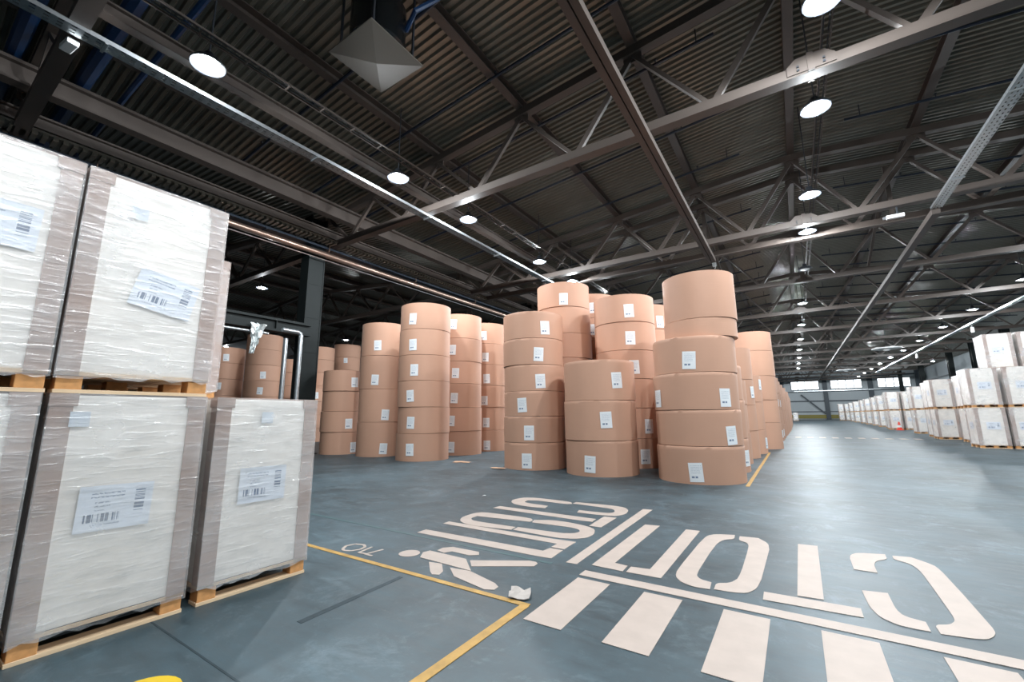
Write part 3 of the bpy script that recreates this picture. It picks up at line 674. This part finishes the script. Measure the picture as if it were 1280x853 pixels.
stack('stack third in the row left of the gap', (-7.85, 10.5), [0, .6, 1.26, 1.89, 2.51, 3.14, 3.77], .62,
      [(-52, .17), (-54, .81), (-60, 1.44), (-54, 2.08), (-57, 2.72), (-61, 3.37)], group=BK)
stack('tallest stack, behind the six-reel front stack', (-4.33, 8.83), [0, .6, 1.15, 1.7, 2.25, 2.8, 3.4, 3.97], .61, [(-63, 3.56)], group=BK)
stack('stack directly behind the short front stack', (-2.87, 8.72), [0, .56, 1.13, 1.7, 2.27, 2.84, 3.41], .62,
      [(-46, .22), (-34, .78), (-57, 1.92), (-62, 2.5), (-62, 3.05)], group=BK)
stack('stack third in line behind the six-reel stack', (-4.15, 10.1), [0, .6, 1.2, 1.8, 2.4, 2.8, 3.35, 3.97], .6, [(-66, 3.05), (-64, 3.6)], group=BK)
stack('stack third in line behind the short stack', (-2.83, 10.0), [0, .58, 1.16, 1.74, 2.32, 2.9, 3.47], .62, [(-37, 3.06)], group=BK)
RW = 'reel stacks along the aisle edge'
def rowstack(k, c, zs, R=.62, labels=(), torn=.4, far=False):
    stack('aisle row, %s stack behind the corner stack' % ORD[k], c, zs, R, labels, torn=torn, group=RW, far=far)
rowstack(0, (-1.36, 8.78), [0, .58, 1.25, 1.87], .61, [(-18, .24)], torn=1.)
rowstack(1, (-1.42, 10.2), [0, .6, 1.2, 1.7], .6)
rowstack(2, (-1.36, 11.6), [0, .62, 1.2, 1.8, 2.55], .6, [(-16, 1.5)])
rowstack(3, (-1.3, 13.0), [0, .6, 1.3, 2.0], .62, [(-10, .26), (-12, 1.75)])
rowstack(4, (-1.04, 14.9), [0, .75, 1.4, 2.1, 2.85, 3.43], .66)
y = 16.5; k = 5
while y < 50 and k < 29:
    x = -1.10 + max(-.05, min(.2, (y - 16) * .013)); n = random.choice((4, 4, 4, 3)) if k > 6 else 4
    hh = random.uniform(.56, .6)
    rowstack(k, (x, y), [hh * q for q in range(n + 1)], .62, [(-25, .25), (-30, 1.4)] if k < 9 else [], far=True); y += 1.42; k += 1
LH = 'reel stacks beyond the left columns'
def lh(phrase, az, d, n, h, R=.62, labels=()):
    c = (-d * math.cos(math.radians(az)), d * math.sin(math.radians(az)))
    stack('left hall, ' + phrase, c, [h * q for q in range(n + 1)], R, labels, group=LH, far=True)
lh('stack just right of the upper pallets', 22.5, 20.2, 6, .62, labels=[(-40, 2.2), (-25, 3.3)])
lh('shaded stack behind the hanging foil', 26.1, 19.3, 7, .6, labels=[(-25, 2.6), (-30, 2.0)])
lh('dark stack right of the column', 31.6, 20.2, 4, .55, labels=[(-20, 1.9)])
lh('dark tall stack behind the low stack', 35.2, 25.0, 7, .7, .7, [(-40, 4.0)])
lh('dark far stack right of the column', 32.2, 22.6, 7, .62)
lh('stack hidden between the vertical pipes', 29.3, 22, 6, .6)

# ------------------------------------------------------------------ wrapped pallets
PW, PD, PH = .305, .8, 1.115
def pl_mesh(name, m, fn, **k):
    g = MB(); fn(g); return g.mesh(name, m, **k)
def plabel_mesh(w=.275, h=.205):
    me = bpy.data.meshes.new('label_sheet'); v = []
    for x, z in ((-w / 2, -h / 2), (w / 2, -h / 2), (w / 2, h / 2), (-w / 2, h / 2)): v.append((x, -.0008, z))
    v += [(x, 0, z) for x, _, z in v[:4]]
    me.from_pydata(v, [], [(0, 1, 2, 3), (7, 6, 5, 4), (0, 4, 5, 1), (1, 5, 6, 2), (2, 6, 7, 3), (3, 7, 4, 0)])
    me.materials.append(M['plabel']); l = me.uv_layers.new()
    cc = {0: (0, 0), 1: (1, 0), 2: (1, 1), 3: (0, 1)}
    for p in me.polygons:
        for li in p.loop_indices: l.data[li].uv = cc[me.loops[li].vertex_index % 4] if p.index == 0 else (0, 0)
    return me
def film_shell(g, seed):
    rr = random.Random(seed); nx, nz = 14, 22
    def pt(u, s, z):   # walk round the four sides
        return (u, s, z)
    X, Y0, Y1 = PW + .006, -.008, PD + .006
    loop = []
    for i in range(nx): loop.append((-X + 2 * X * i / nx, Y0))
    for i in range(nx): loop.append((X, Y0 + (Y1 - Y0) * i / nx))
    for i in range(nx): loop.append((X - 2 * X * i / nx, Y1))
    for i in range(nx): loop.append((-X, Y1 - (Y1 - Y0) * i / nx))
    n = len(loop); z0, z1 = .075, PH + .004
    for j in range(nz + 1):
        for i, (x, y) in enumerate(loop):
            corner = i % nx == 0
            z = z0 + (z1 - z0) * j / nz + (rr.uniform(-.012, .012) if j == 0 else 0)
            o = 0 if corner else rr.uniform(0, .0035)
            sx = (1 if x > 0 else -1) if abs(abs(x) - X) < 1e-6 else 0
            sy = (-1 if y < .1 else 1) if (abs(y - Y0) < 1e-6 or abs(y - Y1) < 1e-6) else 0
            g.v.append((x + sx * o, y + sy * o, z))
    for j in range(nz):
        for i in range(n):
            i2 = (i + 1) % n; g.f.append((j * n + i, j * n + i2, (j + 1) * n + i2, (j + 1) * n + i))
    g.f.append(tuple(nz * n + i for i in range(n)))
PM = {}
PM['bottom_board'] = pl_mesh('bottom_board', 'wood', lambda g: g.box(-PW, PW, 0, .095, 0, .018), bevel=.002)
PM['block'] = pl_mesh('block', 'block', lambda g: g.box(-.045, .045, -.045, .045, .018, .082), bevel=.003)
PM['stringer'] = pl_mesh('stringer', 'wood', lambda g: g.box(-.045, .045, 0, PD, .066, .082))
PM['deck_board'] = pl_mesh('deck_board', 'wood', lambda g: g.box(-PW, PW, 0, .13, .082, .1), bevel=.002)
PM['load'] = pl_mesh('load', 'load', lambda g: g.box(-PW + .006, PW - .006, .006, PD - .006, .1, PH - .004), bevel=.006)
def cb(g):
    g.box(-PW + .001, -PW + .078, 0, .0055, .082, PH - .001); g.box(-PW, -PW + .0055, .0055, .078, .082, PH - .001)
PM['corner_board'] = pl_mesh('corner_board', 'cboard', cb)
def cp(g):
    g.box(-PW - .001, -PW + .092, -.003, .001, PH - .055, PH + .001); g.box(-PW - .003, -PW, -.003, .09, PH - .055, PH + .001); g.box(-PW - .003, -PW + .092, -.003, .09, PH, PH + .002)
PM['corner_cap'] = pl_mesh('corner_cap', 'cboard', cp)
PM['top_board'] = pl_mesh('top_board', 'cboard', lambda g: g.box(-PW + .01, PW - .01, .01, PD - .01, PH - .004, PH))
PM['skirt'] = pl_mesh('black_film_flap', 'black', lambda g: g.box(-PW + .08, PW - .08, .012, .03, .062, .1).box(-PW + .08, PW - .08, .004, .03, .09, .102))
FILM = [pl_mesh('stretch_film', 'film', lambda g, s=s: film_shell(g, s), smooth=True) for s in range(6)]
PLAB = plabel_mesh(); PSM = plabel_mesh(.07, .07); PSM.materials[0] = mat('pale_blue_slip', srgb(220, 227, 234), .5)
def pallet(label, loc, rz=0., group=None, lab=None, small=None, skirt=False, sidelab=False, film=None, near=False):
    t = thing('wrapped_pallet', label, 'pallet', loc, rz, group)
    for y in (0, PD / 2 - .0475, PD - .095): link('bottom_board', PM['bottom_board'], t, (0, y, 0))
    for y in (.05, PD / 2, PD - .05):
        for x in (-PW + .05, PW - .05): link('block', PM['block'], t, (x, y, 0))
        if y > .1 or not near: link('block', PM['block'], t, (0, y, 0))
    for y in (.0, .167, .335, .502, .67): link('deck_board', PM['deck_board'], t, (0, y, 0))
    link('load', PM['load'], t); link('top_board', PM['top_board'], t)
    for sx in (1, -1):
        for sy in (1, -1):
            for nme in ('corner_board', 'corner_cap'):
                o = link(nme, PM[nme], t); 
                o.scale = (sx, sy, 1); o.location.y = 0 if sy > 0 else PD
    if lab:
        o = link('label_sheet', PLAB, t, (lab[0], -.009 if False else -.0045, lab[1])); o.rotation_euler = (0, lab[2] if len(lab) > 2 else 0, 0)
    if small: link('small_label', PSM, t, (small[0], -.0045, small[1]))
    if sidelab:
        o = link('label_sheet', PLAB, t, (-PW - .004, PD / 2, .62), -PI / 2)
    if skirt: link('black_film_flap', PM['skirt'], t)
    link('stretch_film', FILM[random.randrange(6) if film is None else film], t)
    return t
LX = -2.79; HP = PI / 2
G = 'wrapped pallets stacked at the left'
def left(label, y, lev, **k): return pallet(label, (LX + k.pop('dx', 0), y, lev * 1.119), HP + k.pop('tw', 0), G, near=True, **k)
left('wrapped pallet cut off by the left edge, on the floor', .125, 0, lab=(.02, .6), skirt=True, film=0, tw=.01)
left('large white wrapped pallet on the floor, middle of the lower left row', .767, 0, lab=(-.025, .585, .02), small=(-.2, 1.0), skirt=True, film=1)
left('wrapped pallet on the floor nearest the yellow line, nothing on top', 1.44, 0, lab=(-.012, .6, .01), small=(-.02, 1.0), skirt=True, film=2, tw=-.006)
left('upper wrapped pallet at the left edge with a tilted-barcode label', .135, 1, lab=(.06, .73, .03), film=3, tw=.0)
left('upper wrapped pallet with a crooked label, beside the thick pipe', .767, 1, lab=(.055, .54, .2), small=(-.1, .95), film=4)
left('upper wrapped pallet of the back row, only a strip showing', 1.17, 1, dx=-.9, film=5)
left('wrapped pallet on the floor hidden behind the front row', 1.17, 0, dx=-.9, film=0)
RG = 'wrapped pallets along the right of the aisle'
def right(x, y, n, phrase, side=True):
    for k in range(n):
        lev = ('lower' if k == 0 else 'upper') if n == 2 else ('bottom', 'middle', 'top')[k]
        pallet('%s wrapped pallet, %s' % (lev, phrase), (x + PW + random.uniform(-.015, .015), y + random.uniform(-.02, .02), k * 1.119), random.uniform(-.01, .01), RG,
               lab=(random.uniform(-.04, .04), .62), sidelab=side and random.random() < .6)
right(4.24, 17.42, 2, 'nearest stack on the right of the aisle')
right(4.93, 17.4, 2, 'second stack in the nearest right row')
right(5.62, 17.45, 2, 'third stack in the nearest right row')
right(5.05, 18.75, 3, 'three-high stack behind the nearest right row')
right(5.75, 18.7, 3, 'second three-high stack behind the nearest right row')
right(4.75, 20.3, 2, 'stack in the gap after the nearest right stack')
right(4.42, 22.4, 2, 'right row facing the distant zebra crossing, left stack')
right(5.1, 22.4, 2, 'right row facing the distant zebra crossing, right stack')
right(4.62, 24.2, 2, 'stack just past the distant zebra crossing on the right')
right(4.78, 28.0, 2, 'stack with its front clear behind the crossing row')
right(5.45, 28.0, 2, 'second stack behind the crossing row')
right(4.65, 33.9, 2, 'stack behind the red traffic cone')
right(5.35, 33.9, 2, 'stack just right of the red traffic cone')
right(4.9, 36.4, 2, 'stack one row past the red traffic cone')
for k, (x, y) in enumerate(((5.0, 40.5), (5.2, 45), (5.85, 45), (5.25, 49.5), (5.35, 54.0), (6.0, 54), (5.4, 60), (6.05, 60), (5.6, 67), (6.3, 67), (5.7, 74), (6.4, 74), (5.0, 74))):
    right(x, y, 2, 'far right side, %s stack past the cone' % ORD[k])
for k, (x, y, n) in enumerate(((-.3, 70, 1), (-1.3, 66, 2))):
    right(x, y, n, 'far end of the reel row, ' + ('single' if k == 0 else 'pair'))
# ------------------------------------------------------------------ cone, pipes, foil
t = thing('traffic_cone', 'red and white traffic cone before the right pallets', 'cone', (4.95, 33.2, 0))
MB().box(-.17, .17, -.17, .17, 0, .03).build('base', 'red', t, bevel=.008)
MB().lathe([(.13, .03), (.1, .16)], 20).build('lower_band', 'red', t, smooth=True)
MB().lathe([(.1, .16), (.07, .29)], 20).build('white_band', 'white', t, smooth=True)
MB().lathe([(.07, .29), (.03, .46), (.02, .47)], 20).build('tip', 'red', t, smooth=True)
t = thing('standpipe', 'pair of silver vertical pipes in front of the dark column', 'pipe', (-10.45, 0, 0))
for k, (y, z) in enumerate(((5.6, 2.95), (5.98, 3.1))):
    MB().tube([(0, y, 0), (0, y, z)], .055, 14).build('upright', 'galv', t, smooth=True)
    MB().lathe([(.11, 0), (.11, .02)], 14).build('foot_flange', 'galv', t, (0, y, 0))
MB().tube([(0, 5.98, 3.1), (0, 5.9, 3.16), (0, 5.5, 3.16)], .055, 14).build('crosspiece', 'galv', t, smooth=True)
t = thing('gantry_beam', 'dark horizontal beam joining the column above the silver pipes', 'beam', (-11.05, 0, 3.2))
MB().box(-.1, .1, 1.0, 6.55, 0, .06).build('lower_flange', 'column', t); MB().box(-.1, .1, 1.0, 6.55, .28, .34).build('upper_flange', 'column', t); MB().box(-.015, .015, 1.0, 6.55, .06, .28).build('web', 'column', t)
for k in range(4): MB().box(.016, .09, 2 + k * 1.2, 2.02 + k * 1.2, .06, .28).build('stiffener', 'column', t)
MB().tube([(.12, 1.0, -.1), (.12, 5.4, -.1)], .035, 10).build('conduit', 'galv', t, smooth=True)
g = MB(); rr = random.Random(3); nx, nz = 7, 9
for j in range(nz + 1):
    for i in range(nx + 1):
        w = .32 * (1 - .75 * (j / nz) ** .8)
        g.v.append((rr.uniform(-.05, .05), (i / nx - .5) * w * 1.2 - .12 * (j / nz), -.75 * j / nz + rr.uniform(-.03, .03)))
nv = len(g.v); g.v += [(a + .01, b, c) for a, b, c in g.v]
for j in range(nz):
    for i in range(nx):
        a = j * (nx + 1) + i; g.f.append((a, a + 1, a + nx + 2, a + nx + 1)); g.f.append((nv + a, nv + a + nx + 1, nv + a + nx + 2, nv + a + 1))
tag(g.build('hanging_foil', 'silver', None, (-10.85, 5.12, 3.3)), 'crumpled silver film hanging from the dark horizontal beam', 'film')
print('REELS', NREEL)
